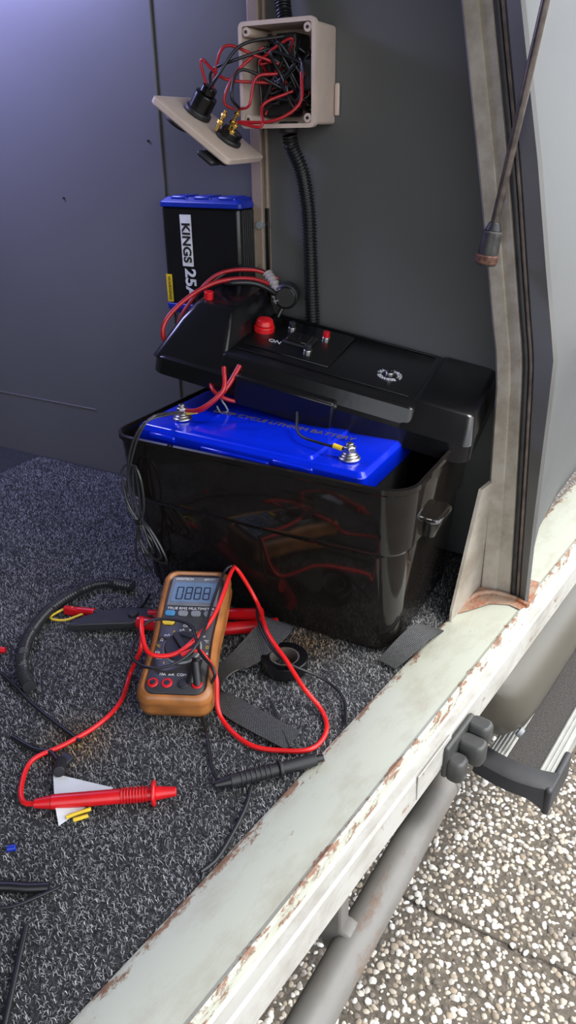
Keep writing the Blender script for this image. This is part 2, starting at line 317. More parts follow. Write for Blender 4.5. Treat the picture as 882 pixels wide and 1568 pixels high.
sz=rng.uniform(.0028,.0072,n)*np.where(rng.random(n)<.15,1.25,1); asp=rng.uniform(.55,1,n); hz=rng.uniform(.40,.62,n); an=rng.uniform(0,6.28,n)
lump=1+rng.uniform(-.17,.17,(n,len(iv)))
X=iv[None,:,0]*sz[:,None]*lump; Y=iv[None,:,1]*(sz*asp)[:,None]*lump; Zz=iv[None,:,2]*(sz*hz)[:,None]*lump
vx=X*np.cos(an)[:,None]-Y*np.sin(an)[:,None]+px[:,None]; vy=X*np.sin(an)[:,None]+Y*np.cos(an)[:,None]+py[:,None]; vz=Zz+GZ+rng.uniform(-.0018,.0006,n)[:,None]
pv=np.stack([vx,vy,vz],-1).reshape(-1,3); pf=(fi[None]+(np.arange(n)*len(iv))[:,None,None]).reshape(-1,3)
pal=np.array([(.62,.585,.51),(.50,.44,.35),(.74,.71,.66),(.32,.265,.20),(.20,.17,.14),(.40,.365,.32),(.11,.095,.08)]); pc=pal[rng.choice(7,n,p=[.23,.20,.17,.16,.10,.09,.05])]*rng.uniform(.8,1.1,(n,1))
pcol=np.ones((n,len(iv),4)); pcol[:,:,:3]=np.clip(pc[:,None,:],0,1)
npmesh('paving_pebbles',pv,pf,pcol.reshape(-1,4),attrmat('pebble_stone',.6))
# ------------------------------------------------------------------ carpet pile
n=170000; x=rng.uniform(-1.15,-.19,n*2); y=rng.uniform(.0,1.008,n*2); k=(x<SX0+y*DIR.x/DIR.y-.004)&(x>-.62-y*.6+.0); x=x[k][:n]; y=y[k][:n]; n=len(x)
a=rng.uniform(0,6.28,n); ln=rng.uniform(.0020,.0040,n); a2=a+rng.uniform(-1.6,1.6,n); hgt=rng.uniform(.0008,.0032,n); wd=rng.uniform(.00020,.00040,n)
p0=np.stack([x,y,np.full(n,-.001)],-1); p1=p0+np.stack([np.cos(a)*ln*.6,np.sin(a)*ln*.6,hgt+.001],-1); p2=p1+np.stack([np.cos(a2)*ln*.7,np.sin(a2)*ln*.7,-hgt*rng.uniform(.0,.9,n)],-1)
w1=np.stack([-np.sin(a),np.cos(a),np.zeros(n)],-1)*wd[:,None]; w2=np.stack([-np.sin(a2),np.cos(a2),np.zeros(n)],-1)*wd[:,None]
cv=np.stack([p0-w1,p0+w1,p1-(w1+w2)/2,p1+(w1+w2)/2,p2-w2*.5,p2+w2*.5],1).reshape(-1,3)
cf=np.array([[0,1,3,2],[2,3,5,4]]); cf=(cf[None]+(np.arange(n)*6)[:,None,None]).reshape(-1,4)
patch=.5+.5*np.sin(x*31+1.3*np.sin(y*23))*np.sin(y*27+1.1*np.sin(x*19))
tone=np.where(rng.random(n)<.36+.10*patch,rng.uniform(.20,.52,n),rng.uniform(.02,.12,n))
cc=np.ones((n,6,4)); cc[:,:,0]=tone[:,None]; cc[:,:,1]=tone[:,None]*1.0; cc[:,:,2]=tone[:,None]*1.0
st=np.exp(-((x+.50)**2+(y-.425)**2)/.0012)+np.exp(-((x+.36)**2+(y-.70)**2)/.0012); cc[:,:,0]*=(1+.5*st)[:,None]; cc[:,:,2]*=(1-.5*np.clip(st,0,1))[:,None]
npmesh('carpet',cv,cf,cc.reshape(-1,4),attrmat('carpet_fibre',.85),smooth=False)
# ------------------------------------------------------------------ battery box
g=group('battery_box',(-.45,.81,.12))
R=[rr(-.626,-.262,.722,.945,.004,.028),rr(-.628,-.260,.720,.947,.008,.03),rr(-.641,-.252,.711,.957,.143,.032),rr(-.643,-.250,.709,.959,.147,.033),rr(-.650,-.244,.7025,.965,.152,.034),rr(-.652,-.242,.7015,.966,.156,.035),rr(-.657,-.238,.700,.970,.230,.036),rr(-.660,-.236,.697,.973,.233,.037),rr(-.660,-.236,.697,.973,.239,.037),rr(-.656,-.240,.701,.969,.240,.034),rr(-.653,-.243,.704,.966,.236,.032),rr(-.640,-.254,.724,.945,.012,.026)]
loft('tub',R,BLK,parent=g,angle=22)
loft('handle_ear',[rr(-.248,-.230,.775,.822,.150,.006),rr(-.247,-.224,.770,.827,.166,.009),rr(-.246,-.222,.768,.830,.174,.010),rr(-.246,-.226,.772,.826,.178,.008)],BLK,parent=g,bevel=.002)
# battery
BM=frame((-.630,.722,.040),(1,0,-.028),(0,1,0))
g=group('lithium_battery',(-.47,.80,.15))
loft('case',[rr(0,.322,0.004,.165,-.02,.006),rr(0,.322,0.004,.165,.188,.006)],BLKM,parent=g,M=BM,bevel=.001)
loft('lid_top',[rr(-.002,.324,-.002,.167,.180,.008),rr(-.003,.325,-.003,.168,.184,.009),rr(-.003,.325,-.003,.168,.206,.009),rr(.002,.320,.002,.163,.212,.008)],BLUE,parent=g,M=BM,bevel=.001)
loft('lid_raised_panel',[rr(.075,.255,.004,.160,.211,.006),rr(.078,.252,.007,.157,.2155,.006)],BLUE,parent=g,M=BM)
for i,(a_,b_,z0,z1) in enumerate(((.02,.06,.196,.2045),(.10,.20,.190,.201),(.205,.26,.198,.2055))):
    box('lid_notch_%d'%i,(a_,-.0055,z0),(b_,-.001,z1),BLUE,parent=g,M=BM,bevel=.002)
text('label_text','DEEP CYCLE LITHIUM BATTERY',BM@T(.170,.082,.2158),.0150,GOLD,g)
text('label_text_small','12V 100Ah LiFePO4',BM@T(.150,.125,.2158),.010,GOLD,g)
for i,(tx,ty) in enumerate(((.042,.040),(.292,.030))):
    q=BM@V((tx,ty,.212)); up=V((0,0,1))
    cyl('terminal_base_%d'%i,q,q+up*.004,.013,STEEL,parent=g)
    cyl('washer_%d'%i,q+up*.004,q+up*.007,.0105,STEEL,parent=g)
    cyl('spring_washer_%d'%i,q+up*.007,q+up*.0095,.0085,STEEL,parent=g)
    cyl('bolt_head_%d'%i,q+up*.0095,q+up*.017,.0078,STEEL,parent=g,n=6,bevel=.0008)
    cyl('bolt_tip_%d'%i,q+up*.017,q+up*.021,.0045,STEEL,parent=g)
T0=BM@V((.042,.040,.222)); T1=BM@V((.292,.030,.222))
# ------------------------------------------------------------------ lid
LM=frame((-.660,.798,.312),(.455,.05,-.080),(-.10,.99,.13))
g=group('battery_box_lid',(-.43,.9,.31))
loft('skirt',[rr(.004,.450,.004,.196,-.016,.02),rr(0,.455,0,.2,-.014,.022),rr(.002,.453,.002,.198,.010,.022),rr(.008,.447,.008,.192,.014,.02)],BLK2,parent=g,M=LM,cap0=False)
loft('battery_terminal_dome',[rr(.002,.114,.002,.198,.008,.010),rr(.022,.100,.044,.186,.054,.010),rr(.032,.092,.066,.178,.070,.009),rr(.037,.088,.072,.172,.073,.008)],BLK2,parent=g,M=LM,angle=30)
loft('control_deck',[rr(.100,.375,.006,.194,.010,.006),rr(.103,.372,.016,.190,.032,.006),rr(.106,.369,.019,.187,.034,.005)],BLK2,parent=g,M=LM,angle=30)
loft('end_dome',[rr(.352,.453,.002,.198,.010,.012),rr(.366,.446,.030,.186,.036,.010),rr(.371,.440,.036,.180,.039,.008)],BLK2,parent=g,M=LM,angle=30)
box('front_tab',(.135,-.006,-.022),(.275,.010,.020),BLK2,parent=g,M=LM,bevel=.003)
box('recess_edge_front',(.112,.040,.0335),(.358,.0425,.0365),BLK2,parent=g,M=LM,bevel=.0006)
box('recess_edge_back',(.112,.178,.0335),(.358,.1805,.0365),BLK2,parent=g,M=LM,bevel=.0006)
box('recess_step',(.112,.060,.0335),(.240,.172,.0358),BLK2,parent=g,M=LM,bevel=.0012)
cyl('red_button_base',(.120,.115,.034),(.120,.115,.044),.0150,REDP,M=LM,parent=g)
cyl('red_button_cap',(.120,.115,.044),(.120,.115,.053),.0140,REDP,r1=.011,M=LM,parent=g,bevel=.002)
box('rocker_frame',(.158,.092,.0355),(.198,.128,.0390),BLKM,parent=g,M=LM)
box('rocker_switch',(.162,.096,.038),(.194,.124,.043),BLK,parent=g,M=LM,bevel=.002)
text('on_text','ON',LM@T(.149,.088,.0366),.012,WHT,g)
for i,(a_,b_,mm) in enumerate(((.152,.142,BLKM),(.206,.140,REDP),(.200,.085,BLKM))):
    cyl('stud_base_%d'%i,(a_,b_,.034),(a_,b_,.0395),.0058,STEEL,M=LM,parent=g)
    cyl('stud_cap_%d'%i,(a_,b_,.0395),(a_,b_,.047),.0050,mm,M=LM,parent=g)
KX,KY=.318,.088
cyl('breaker_knob',(KX,KY,.034),(KX,KY,.039),.0058,STEEL,M=LM,parent=g)
cyl('breaker_knob_cap',(KX,KY,.039),(KX,KY,.043),.0042,BLK,M=LM,parent=g)
rt='CIRCUIT BREAKER 50A  '
for i,ch in enumerate(rt):
    aa=-2*math.pi*i/len(rt); 
    text('ring_text_%d'%i,ch,LM@T(KX,KY,.0345)@Matrix.Rotation(aa,4,'Z')@T(0,.0135,0),.0085,WHT,g,bold=.0001)
# cables over the lid, connectors
g=group('lid_cables',(-.55,.9,.4))
sweep('red_cable_1',[LM@V(p) for p in ((.02,.04,-.016),(.004,.03,.034),(.012,.06,.064),(.038,.11,.086),(.073,.155,.088),(.103,.185,.073),(.116,.2,.05))],.0032,REDW,parent=g)
sweep('black_cable_1',[LM@V(p) for p in ((.045,.195,.02),(.035,.15,.073),(.055,.13,.085),(.085,.15,.085),(.110,.17,.070),(.120,.19,.05))],.0040,RUB,parent=g)
sweep('black_cable_2',[LM@V(p) for p in ((-.002,.14,.02),(.010,.13,.060),(.040,.165,.090),(.080,.19,.089),(.118,.19,.064))],.0034,RUB,parent=g)
sweep('red_cable_2',[LM@V(p) for p in ((-.004,.07,.005),(.0,.10,.042),(.024,.145,.084),(.065,.18,.092),(.10,.198,.082))],.0028,REDW,parent=g)
cyl('red_knob',LM@V((.045,.085,.073)),LM@V((.045,.085,.084)),.0065,REDP,parent=g)
corrugated('grey_strain_relief',[LM@V(p) for p in ((.086,.19,.088),(.103,.18,.078),(.116,.172,.056))],.008,mat('grey_plastic_coil',(.28,.25,.24),.5),parent=g,pitch=.006)
sweep('red_battery_lead',[T0+V((.004,.002,.001)),T0+V((.03,.004,.008)),T0+V((.05,.03,.03)),T0+V((.055,.06,.055))],.0036,REDW,parent=g)
sweep('red_battery_lead_2',[T0+V((.006,.0,.003)),T0+V((.035,-.006,.012)),T0+V((.06,.01,.035)),T0+V((.05,.03,.06))],.0030,REDW,parent=g)
sweep('red_link',[LM@V(p) for p in ((.085,.02,-.006),(.105,-.008,-.010),(.128,-.010,-.016),(.15,.01,-.024))],.0028,REDW,parent=g)
sweep('black_battery_lead',[T1+V((-.004,.0,.002)),T1+V((-.04,.0,.004)),T1+V((-.075,.012,.006)),T1+V((-.095,.045,.020))],.0018,RUB,parent=g)
cyl('yellow_lug_1',T0+V((.008,.0,.001)),T0+V((.024,.001,.005)),.0036,YEL,parent=g)
cyl('yellow_lug_2',T1+V((-.010,.0,.002)),T1+V((-.022,.0,.004)),.0032,YEL,parent=g)
sweep('grey_hook_wire',[LM@V(p) for p in ((.112,-.004,-.012),(.122,-.012,-.020),(.130,-.01,-.032),(.122,-.012,-.040),(.112,-.008,-.032))],.0013,GREYB,parent=g)
# sense wires hanging down the front of the box
g=group('thin_wire_bundle',(-.61,.69,.15))
for i in range(2):
    d=.0045*i
    sweep('strand_%d'%i,[T0+V((.0+d,-.004,.002)),(-.585-d,.705,.272-d),(-.598-d,.690,.250),(-.612-d,.687,.216),(-.626+d*.6,.688,.178),(-.630+d*2,.688,.145),(-.614-d,.690,.118),(-.603+d,.692,.098),(-.606+d*2,.694,.075)],.0017,WIRB,parent=g,n=6)
for i,(dx,dz) in enumerate(((.034,.018),(.026,.006),(.012,-.004))):
    sweep('loop_%d'%i,[(-.612,.689,.128),(-.612+dx*.5,.687,.118),(-.612+dx,.687,.098-dz*.3),(-.606+dx,.688,.078-dz*.5),(-.615+dx*.5,.689,.072),(-.618,.690,.10),(-.614,.690,.13)],.0016,WIRB,parent=g,n=6)
for i,(dx,dz) in enumerate(((-.016,.075),(.012,.07))):
    sweep('upper_loop_%d'%i,[(-.612,.689,.120),(-.612+dx,.687,.15),(-.614+dx*1.1,.687,.120+dz),(-.612,.689,.205),(-.614-dx*.3,.690,.16),(-.612,.690,.125)],.0016,WIRB,parent=g,n=6)
for i,dx in enumerate((-.004,.004)):
    sweep('tail_%d'%i,[(-.613,.690,.12),(-.620+dx,.690,.09),(-.622+dx*2,.695,.055),(-.616+dx,.703,.035)],.0016,WIRB,parent=g,n=6)
cyl('wire_tie',(-.617,.688,.121),(-.607,.688,.124),.0040,RUB,parent=g)
# ------------------------------------------------------------------ charger on wall
g=group('dc_charger',(-.68,.99,.42))
box('body',(-.753,.972,.352),(-.613,1.016,.498),BLK2,parent=g,bevel=.006,seg=3)
for i in range(7): box('fin_%d'%i,(-.6135,.976+i*.0055,.356),(-.609,.979+i*.0055,.494),BLKM,parent=g,bevel=.0005)
loft('end_cap_top',[rr(-.755,-.609,.970,1.018,.496,.006),rr(-.755,-.609,.970,1.018,.503,.006),rr(-.746,-.618,.978,1.016,.510,.006)],BLUE2,parent=g,bevel=.001)
for i in range(3): box('cap_ridge_%d'%i,(-.735+i*.042,.974,.504),(-.705+i*.042,1.01,.512),BLUE2,parent=g,bevel=.003)
loft('end_cap_bottom',[rr(-.746,-.618,.978,1.016,.338,.006),rr(-.755,-.609,.970,1.018,.346,.006),rr(-.755,-.609,.970,1.018,.354,.006)],BLUE2,parent=g,bevel=.001)
box('mount_flange',(-.765,1.012,.36),(-.588,1.0155,.495),BLK2,parent=g,bevel=.0005)
for i,z in enumerate((.385,.472)): cyl('mount_screw_%d'%i,(-.599,1.002,z),(-.599,1.013,z),.0055,GREYB,parent=g)
box('white_label',(-.718,.9708,.412),(-.698,.9716,.486),WHT,parent=g,bevel=0)
LBK=mat('label_black',(.01,.01,.01),.5)
text('brand_text','KINGS',frame((-.7085,.9704,.446),(0,0,-1),(1,0,0)),.0200,LBK,g,bold=.0006)
text('rating_text','25A',frame((-.7060,.9712,.386),(0,0,-1),(1,0,0)),.027,WHT,g,bold=.0008)
box('warning_sticker',(-.752,.9708,.356),(-.741,.9716,.398),YEL,parent=g,bevel=0)
text('warning_text','WARNING',frame((-.7465,.9704,.377),(0,0,-1),(1,0,0)),.0075,BLKM,g)
# ------------------------------------------------------------------ junction box
g=group('junction_box',(-.53,.98,.66))
bx0,bx1,bz0,bz1,by0,by1=-.590,-.484,.600,.716,.952,1.0185
def rz(x0,x1,z0,z1,y,r): return [(p[0],y,p[1]) for p in rr(x0,x1,z0,z1,0,r)]
loft('enclosure',[rz(bx0+.002,bx1-.002,bz0+.002,bz1-.002,by1,.004),rz(bx0+.001,bx1-.001,bz0+.001,bz1-.001,by0+.008,.005),rz(bx0-.002,bx1+.002,bz0-.002,bz1+.002,by0+.008,.007),rz(bx0-.002,bx1+.002,bz0-.002,bz1+.002,by0,.007),rz(bx0+.003,bx1-.003,bz0+.003,bz1-.003,by0,.004),rz(bx0+.003,bx1-.003,bz0+.003,bz1-.003,by1-.003,.003)],BEI,parent=g,angle=30)
for i,(xx,zz) in enumerate(((bx0+.009,bz0+.009),(bx1-.009,bz0+.009),(bx0+.009,bz1-.009),(bx1-.009,bz1-.009))):
    cyl('corner_post_%d'%i,(xx,by0+.001,zz),(xx,by1-.004,zz),.0055,BEI,parent=g); cyl('post_hole_%d'%i,(xx,by0+.0003,zz),(xx,by0+.0015,zz),.002,BLKM,parent=g)
box('mount_lug',(bx1-.001,1.014,.612),(bx1+.006,1.0185,.65),BEI,parent=g,bevel=.002)
def rnd_wire(nm,m,r,seed,out=0):
    rs=random.Random(seed); P=[]
    for j in range(6): P.append((rs.uniform(bx0+.018,bx1-.014),rs.uniform(.958,1.008),rs.uniform(bz0+.014,bz1-.016)))
    sweep(nm,P,r,m,parent=g,n=7,step=.004)
for i in range(17): rnd_wire('black_wire_%d'%i,RUB,.0023,100+i)
for i in range(5): rnd_wire('red_wire_%d'%i,REDW,.0018,200+i)
box('fuse_block',(-.548,.970,.672),(-.518,1.01,.705),BLKM,parent=g,bevel=.003)
box('connector_block',(-.512,.965,.640),(-.492,1.005,.675),BLKM,parent=g,bevel=.003)
box('terminal_block',(-.578,.985,.612),(-.53,1.012,.69),BLKM,parent=g,bevel=.003)
cyl('gland',(-.538,.985,.592),(-.538,.985,.606),.013,BLKM,parent=g)
JM=frame((-.672,.868,.637),(.104,.012,-.074),(-.010,.103,.000))
jl=group('junction_box_cover',(-.61,.92,.60))
loft('plate',[rr(.002,.128,.002,.108,-.009,.006),rr(0,.130,0,.110,-.007,.008),rr(0,.130,0,.110,0,.008),rr(.004,.126,.004,.106,.001,.006)],BEI,parent=jl,M=JM,bevel=.0006)
cyl('power_socket_barrel',(.040,.055,0),(.040,.055,.030),.0155,BLK2,M=JM,parent=jl)
cyl('power_socket_neck',(.040,.055,.03),(.040,.055,.040),.0105,BLK2,M=JM,parent=jl)
cyl('power_socket_nut',(.040,.055,.001),(.040,.055,.009),.0185,BLKM,M=JM,parent=jl)
cyl('second_socket_barrel',(.094,.055,0),(.094,.055,.016),.0145,BLK2,M=JM,parent=jl)
cyl('second_nut',(.094,.055,.001),(.094,.055,.007),.018,BLKM,M=JM,parent=jl)
for i,(a_,b_,h_) in enumerate(((.080,.040,.034),(.086,.062,.042),(.098,.045,.030))):
    cyl('brass_stud_%d'%i,(a_,b_,.006),(a_,b_,h_),.0022,BRASS,M=JM,parent=jl); cyl('brass_nut_%d'%i,(a_,b_,h_*.45),(a_,b_,h_*.45+.005),.0045,BRASS,M=JM,parent=jl,n=6); cyl('brass_nut_b_%d'%i,(a_,b_,h_*.75),(a_,b_,h_*.75+.004),.004,BRASS,M=JM,parent=jl,n=6)
cyl('socket_cap_1',(.030,.040,-.009),(.030,.040,-.020),.020,BLKM,M=JM,parent=jl)
cyl('socket_cap_2',(.095,.040,-.009),(.095,.040,-.022),.020,BLKM,M=JM,parent=jl)
box('cap_tab',(.088,-.004,-.021),(.114,.024,-.014),BLKM,M=JM,parent=jl,bevel=.003)
s1=JM@V((.040,.055,.038)); s2=JM@V((.086,.058,.04)); s3=JM@V((.098,.045,.03))
wires=[(REDW,s1+V((.004,0,0)),(-.60,.93,.69),(-.565,.95,.68),(-.54,.97,.67)),(REDW,s1+V((-.004,.0,.0)),(-.635,.93,.678),(-.60,.93,.655),(-.55,.965,.65)),
(RUB,s1+V((0,.004,0)),(-.62,.93,.665),(-.585,.93,.675),(-.55,.97,.69)),(RUB,s1+V((0,-.004,-.004)),(-.60,.91,.655),(-.575,.93,.69),(-.53,.96,.70)),
(REDW,s2,(-.565,.93,.625),(-.56,.94,.655),(-.54,.96,.66)),(REDW,s3,(-.545,.925,.600),(-.55,.94,.625),(-.52,.965,.64)),(RUB,s2+V((.003,0,0)),(-.585,.92,.635),(-.58,.94,.665),(-.53,.97,.64)),
(REDW,s2+V((-.006,0,0)),(-.60,.925,.630),(-.588,.935,.66),(-.56,.96,.69)),(REDW,s3+V((.0,0,0)),(-.53,.93,.606),(-.50,.945,.625),(-.505,.96,.66))]
for i,(m_,*P) in enumerate(wires): sweep('link_wire_%d'%i,P,.0020,m_,parent=g,n=7,step=.004)
corrugated('split_conduit',[(-.538,.988,.590),(-.537,.992,.575),(-.527,1.002,.545),(-.519,1.005,.50),(-.516,1.006,.45),(-.513,1.005,.39),(-.510,1.004,.34),(-.508,1.003,.29)],.0105,RUB)
corrugated('split_conduit',[(-.547,.995,.720),(-.551,.998,.735),(-.556,1.002,.77),(-.558,1.004,.83),(-.558,1.004,1.1)],.0105,RUB)
g=group('socket_cap',(-.56,.97,.37))
cyl('cap_body',(-.548,.998,.380),(-.541,.975,.378),.0185,BLKM,parent=g,bevel=.004)
cyl('cap_ring',(-.541,.977,.378),(-.539,.972,.378),.0155,BLK2,parent=g)
sweep('cap_lead',[(-.55,.985,.362),(-.555,.975,.345),(-.545,.965,.335),(-.53,.965,.34)],.0035,RUB,parent=g)
# ------------------------------------------------------------------ gas strut
g=group('gas_strut',(-.2,.9,.7))
pA=V((-.233,.900,.452)); dr=(V((-.200,.900,.705))-pA).normalized()
cyl('rod',pA+dr*.04,pA+dr*.60,.0048,mat('strut_rod_steel',(.075,.058,.05),.35,.4,var=.5,scale=90),parent=g)
cyl('tube',pA+dr*.26,pA+dr*.70,.0066,mat('strut_body',(.03,.027,.026),.35,.2),parent=g)
cyl('ball_socket',pA,pA+dr*.038,.0125,mat('strut_socket',(.035,.032,.030),.6,var=.6,scale=90),r1=.0115,parent=g,n=8,bevel=.002)
cyl('rust_band',pA+dr*.002,pA+dr*.012,.0129,mat('rust_band_m',(.12,.05,.03),.7,var=.7,scale=200),parent=g,n=20)
cyl('collar',pA+dr*.038,pA+dr*.047,.0095,BLKM,r1=.006,parent=g)
cyl('ball_stud',pA+dr*.015,pA+dr*.015+V((0,.035,0)),.004,STEEL,parent=g)
# ------------------------------------------------------------------ multimeter
MM=frame((-.466,.485,.002),(.9085,.418,0),(-.404,.8775,.259))
g=group('digital_multimeter',(-.47,.6,.05))
W_,H_=.086,.198
def ol(ins,z,wst=.07):
    base=rr(ins,W_-ins,ins,H_-ins,z,.015-ins*.3,6); out=[]
    n=len(base)
    for i in range(n):
        p=V(base[i]); q=V(base[(i+1)%n]); out.append(p)
        if abs(q.y-p.y)>.10:
            for j in range(1,10): out.append(p.lerp(q,j/10))
    res=[]
    for p in out:
        t=p.y/H_; k=1-wst*math.exp(-((t-.42)/.2)**2); res.append((W_/2+(p.x-W_/2)*k,p.y,p.z))
    return res
loft('holster',[ol(.006,0),ol(.001,.004),ol(0,.012),ol(.002,.018),ol(0,.024),ol(0,.031),ol(.003,.0365),ol(.006,.0375),ol(.0085,.034)],ORG,parent=g,M=MM,angle=50)
loft('face_panel',[ol(.0085,.030),ol(.0085,.0345),ol(.010,.036)],FACE,parent=g,M=MM,angle=50)
F_=.0362
box('lcd_bezel',(.012,.136,F_-.001),(.074,.184,F_+.0015),mat('bezel_grey',(.13,.14,.155),.4),parent=g,M=MM,bevel=.002)
box('lcd',(.016,.141,F_),(.070,.174,F_+.0022),LCD,parent=g,M=MM,bevel=.0005)
SEG={'0':'abcdef','8':'abcdefg'}
def digit(ix,ch,x,y,w,h_):
    t=w*.18; z0=F_+.0022; z1=F_+.0026
    S={'a':(x+t*.6,y+h_-t,x+w-t*.6,y+h_),'g':(x+t*.6,y+h_/2-t/2,x+w-t*.6,y+h_/2+t/2),'d':(x+t*.6,y,x+w-t*.6,y+t),'b':(x+w-t,y+h_/2+t*.3,x+w,y+h_-t*.5),'c':(x+w-t,y+t*.5,x+w,y+h_/2-t*.3),'f':(x,y+h_/2+t*.3,x+t,y+h_-t*.5),'e':(x,y+t*.5,x+t,y+h_/2-t*.3)}
    for s in SEG[ch]:
        a,b_,c,d=S[s]; box('digit_%d%s'%(ix,s),(a,b_,z0),(c,d,z1),LCDD,parent=g,M=MM,bevel=0)
for i,ch in enumerate('0888'): digit(i,ch,.0215+i*.0112,.1445,.0088,.021)
text('meter_label','TRUE RMS MULTIMETER',MM@T(.043,.1315,F_+.0002),.0055,WHT,g)
text('meter_brand','DIGITECH',MM@T(.028,.1795,F_+.0016),.0050,WHT,g); text('meter_model','QM1571',MM@T(.060,.1795,F_+.0016),.0042,WHT,g)
for i in range(4): loft('key_%d'%i,[rr(.013+i*.0158,.025+i*.0158,.1195,.1275,F_-.001,.003),rr(.013+i*.0158,.025+i*.0158,.1195,.1275,F_+.002,.003)],[BLUB,GREYB,GREYB,GREYB][i],parent=g,M=MM,bevel=.0006)
loft('key_hold',[rr(.012,.027,.1055,.1140,F_-.001,.004),rr(.012,.027,.1055,.1140,F_+.002,.004)],YEL,parent=g,M=MM,bevel=.0006)
text('off_text','OFF',MM@T(.043,.1045,F_+.0002),.0055,WHT,g)
for i in range(16):
    a_=math.radians(90-(i-7.5)*19)
    text('range_mark_%d'%i,['V','mV','Hz','°C','Ω','mA','A','µA'][i%8],MM@T(.043+.0290*math.cos(a_),.071+.0275*math.sin(a_),F_+.0002),.0050,WHT if i%3 else YEL,g)
cyl('dial_ring',(.043,.071,F_-.001),(.043,.071,F_+.002),.0230,GREYB,M=MM,parent=g,n=40)
cyl('dial_disc',(.043,.071,F_+.001),(.043,.071,F_+.005),.0210,BLKM,M=MM,parent=g,n=40)
loft('dial_grip',[rr(-.0045,.0045,-.019,.019,F_+.004,.004),rr(-.0035,.0035,-.018,.018,F_+.011,.003)],BLKM,parent=g,M=MM@T(.043,.071,0)@Matrix.Rotation(math.radians(35),4,'Z'),bevel=.0006)
jacks=[(.018,.022,REDP),(.034,.022,REDP),(.052,.022,RUB),(.068,.022,REDP)]
for i,(a_,b_,m_) in enumerate(jacks):
    cyl('jack_ring_%d'%i,(a_,b_,F_-.001),(a_,b_,F_+.0015),.0062,m_,M=MM,parent=g); cyl('jack_hole_%d'%i,(a_,b_,F_+.001),(a_,b_,F_+.0018),.0035,BLKM,M=MM,parent=g)
text('jack_text','10A  mA  COM  V\u03a9',MM@T(.043,.0335,F_+.0002),.0048,WHT,g)
box('tilt_stand',(.022,.13,-.040),(.064,.135,.003),ORG,parent=g,M=MM,bevel=.002)
# ------------------------------------------------------------------ test leads
zf=.0055
def mp(u,v,h_=.006): return MM@V((u*W_,v*H_,F_+h_))
g=group('red_test_lead',(-.45,.5,.01))
sweep('red_cable',[(-.472,.337,.008),(-.486,.334,zf),(-.503,.347,zf),(-.520,.378,zf),(-.506,.412,zf),(-.495,.452,zf),(-.498,.493,zf),(-.517,.535,.010),mp(-.07,.36,.0),mp(-.12,.52,.012),mp(-.05,.40,.016),mp(.12,.26,.014),mp(.45,.27,.012),mp(.72,.40,.014),mp(.90,.60,.012),mp(1.02,.93,.012),mp(1.10,.97,.008),(-.430,.690,.048),(-.388,.645,.042),(-.347,.618,.033),(-.315,.598,.022),(-.285,.588,zf),(-.267,.562,zf),(-.268,.533,zf),(-.290,.516,zf),(-.332,.505,zf),(-.379,.522,.012),mp(1.03,.15,.004),mp(.88,.24,.014),mp(.75,.28,.018),mp(.55,.25,.016)],.0027,REDC,parent=g,n=10,step=.004)
pr0=V((-.470,.337,.0095)); pr1=V((-.359,.413,.0095)); pd=(pr1-pr0)
def alongr(a): return pr0+pd*a
cyl('probe_tail',alongr(-.02),alongr(.12),.0045,REDP,r1=.0070,parent=g)
cyl('probe_handle',alongr(.10),alongr(.62),.0072,REDP,parent=g)
for i in range(9): cyl('grip_ring_%d'%i,alongr(.60+i*.022),alongr(.612+i*.022),.0082,REDP,parent=g)
cyl('probe_neck',alongr(.60),alongr(.86),.0066,REDP,parent=g)
cyl('finger_guard',alongr(.82),alongr(.85),.0125,REDP,parent=g)
cyl('probe_tip_cover',alongr(.85),alongr(1.0),.0068,REDP,r1=.0045,parent=g)
g=group('black_test_lead',(-.4,.5,.01))
sweep('black_cable',[(-.326,.442,.009),(-.345,.456,zf),(-.376,.492,zf),(-.412,.532,.012),mp(1.03,.14,.012),mp(.80,.26,.020),mp(.62,.44,.020),mp(.30,.50,.018),mp(-.02,.49,.014),mp(-.16,.40,.004),mp(-.13,.26,.008),mp(.10,.16,.016),mp(.40,.15,.020),mp(.68,.24,.022),mp(.80,.42,.02),mp(.84,.7,.014),mp(.92,.93,.012),mp(1.06,.98,.010),(-.440,.700,.050),(-.405,.655,.040),(-.356,.622,.030),(-.305,.632,.012),(-.273,.619,zf),(-.252,.581,zf)],.0019,RUB,parent=g,n=8,step=.004)
cyl('jack_plug',mp(.80,.10,-.004),mp(.74,.22,.012),.0055,RUB,parent=g)
cyl('jack_plug_2',mp(.70,.12,-.002),mp(.76,.25,.010),.0060,RUB,parent=g)
b0=V((-.326,.442,.0095)); b1=V((-.256,.515,.0105)); bd=b1-b0
cyl('probe_tail',b0-bd*.06,b0+bd*.12,.0035,RUB,r1=.0062,parent=g); cyl('probe_handle',b0+bd*.1,b0+bd*.6,.0066,BLKM,parent=g)
for i in range(7): cyl('grip_ring_%d'%i,b0+bd*(.2+i*.05),b0+bd*(.222+i*.05),.0073,BLKM,parent=g)
cyl('finger_guard',b0+bd*.60,b0+bd*.64,.0092,BLKM,parent=g); cyl('probe_front',b0+bd*.62,b0+bd*1.0,.0062,BLKM,r1=.0066,parent=g)
cyl('probe_tip',b0+bd*1.0,b0+bd*1.08,.004,RUB,parent=g)
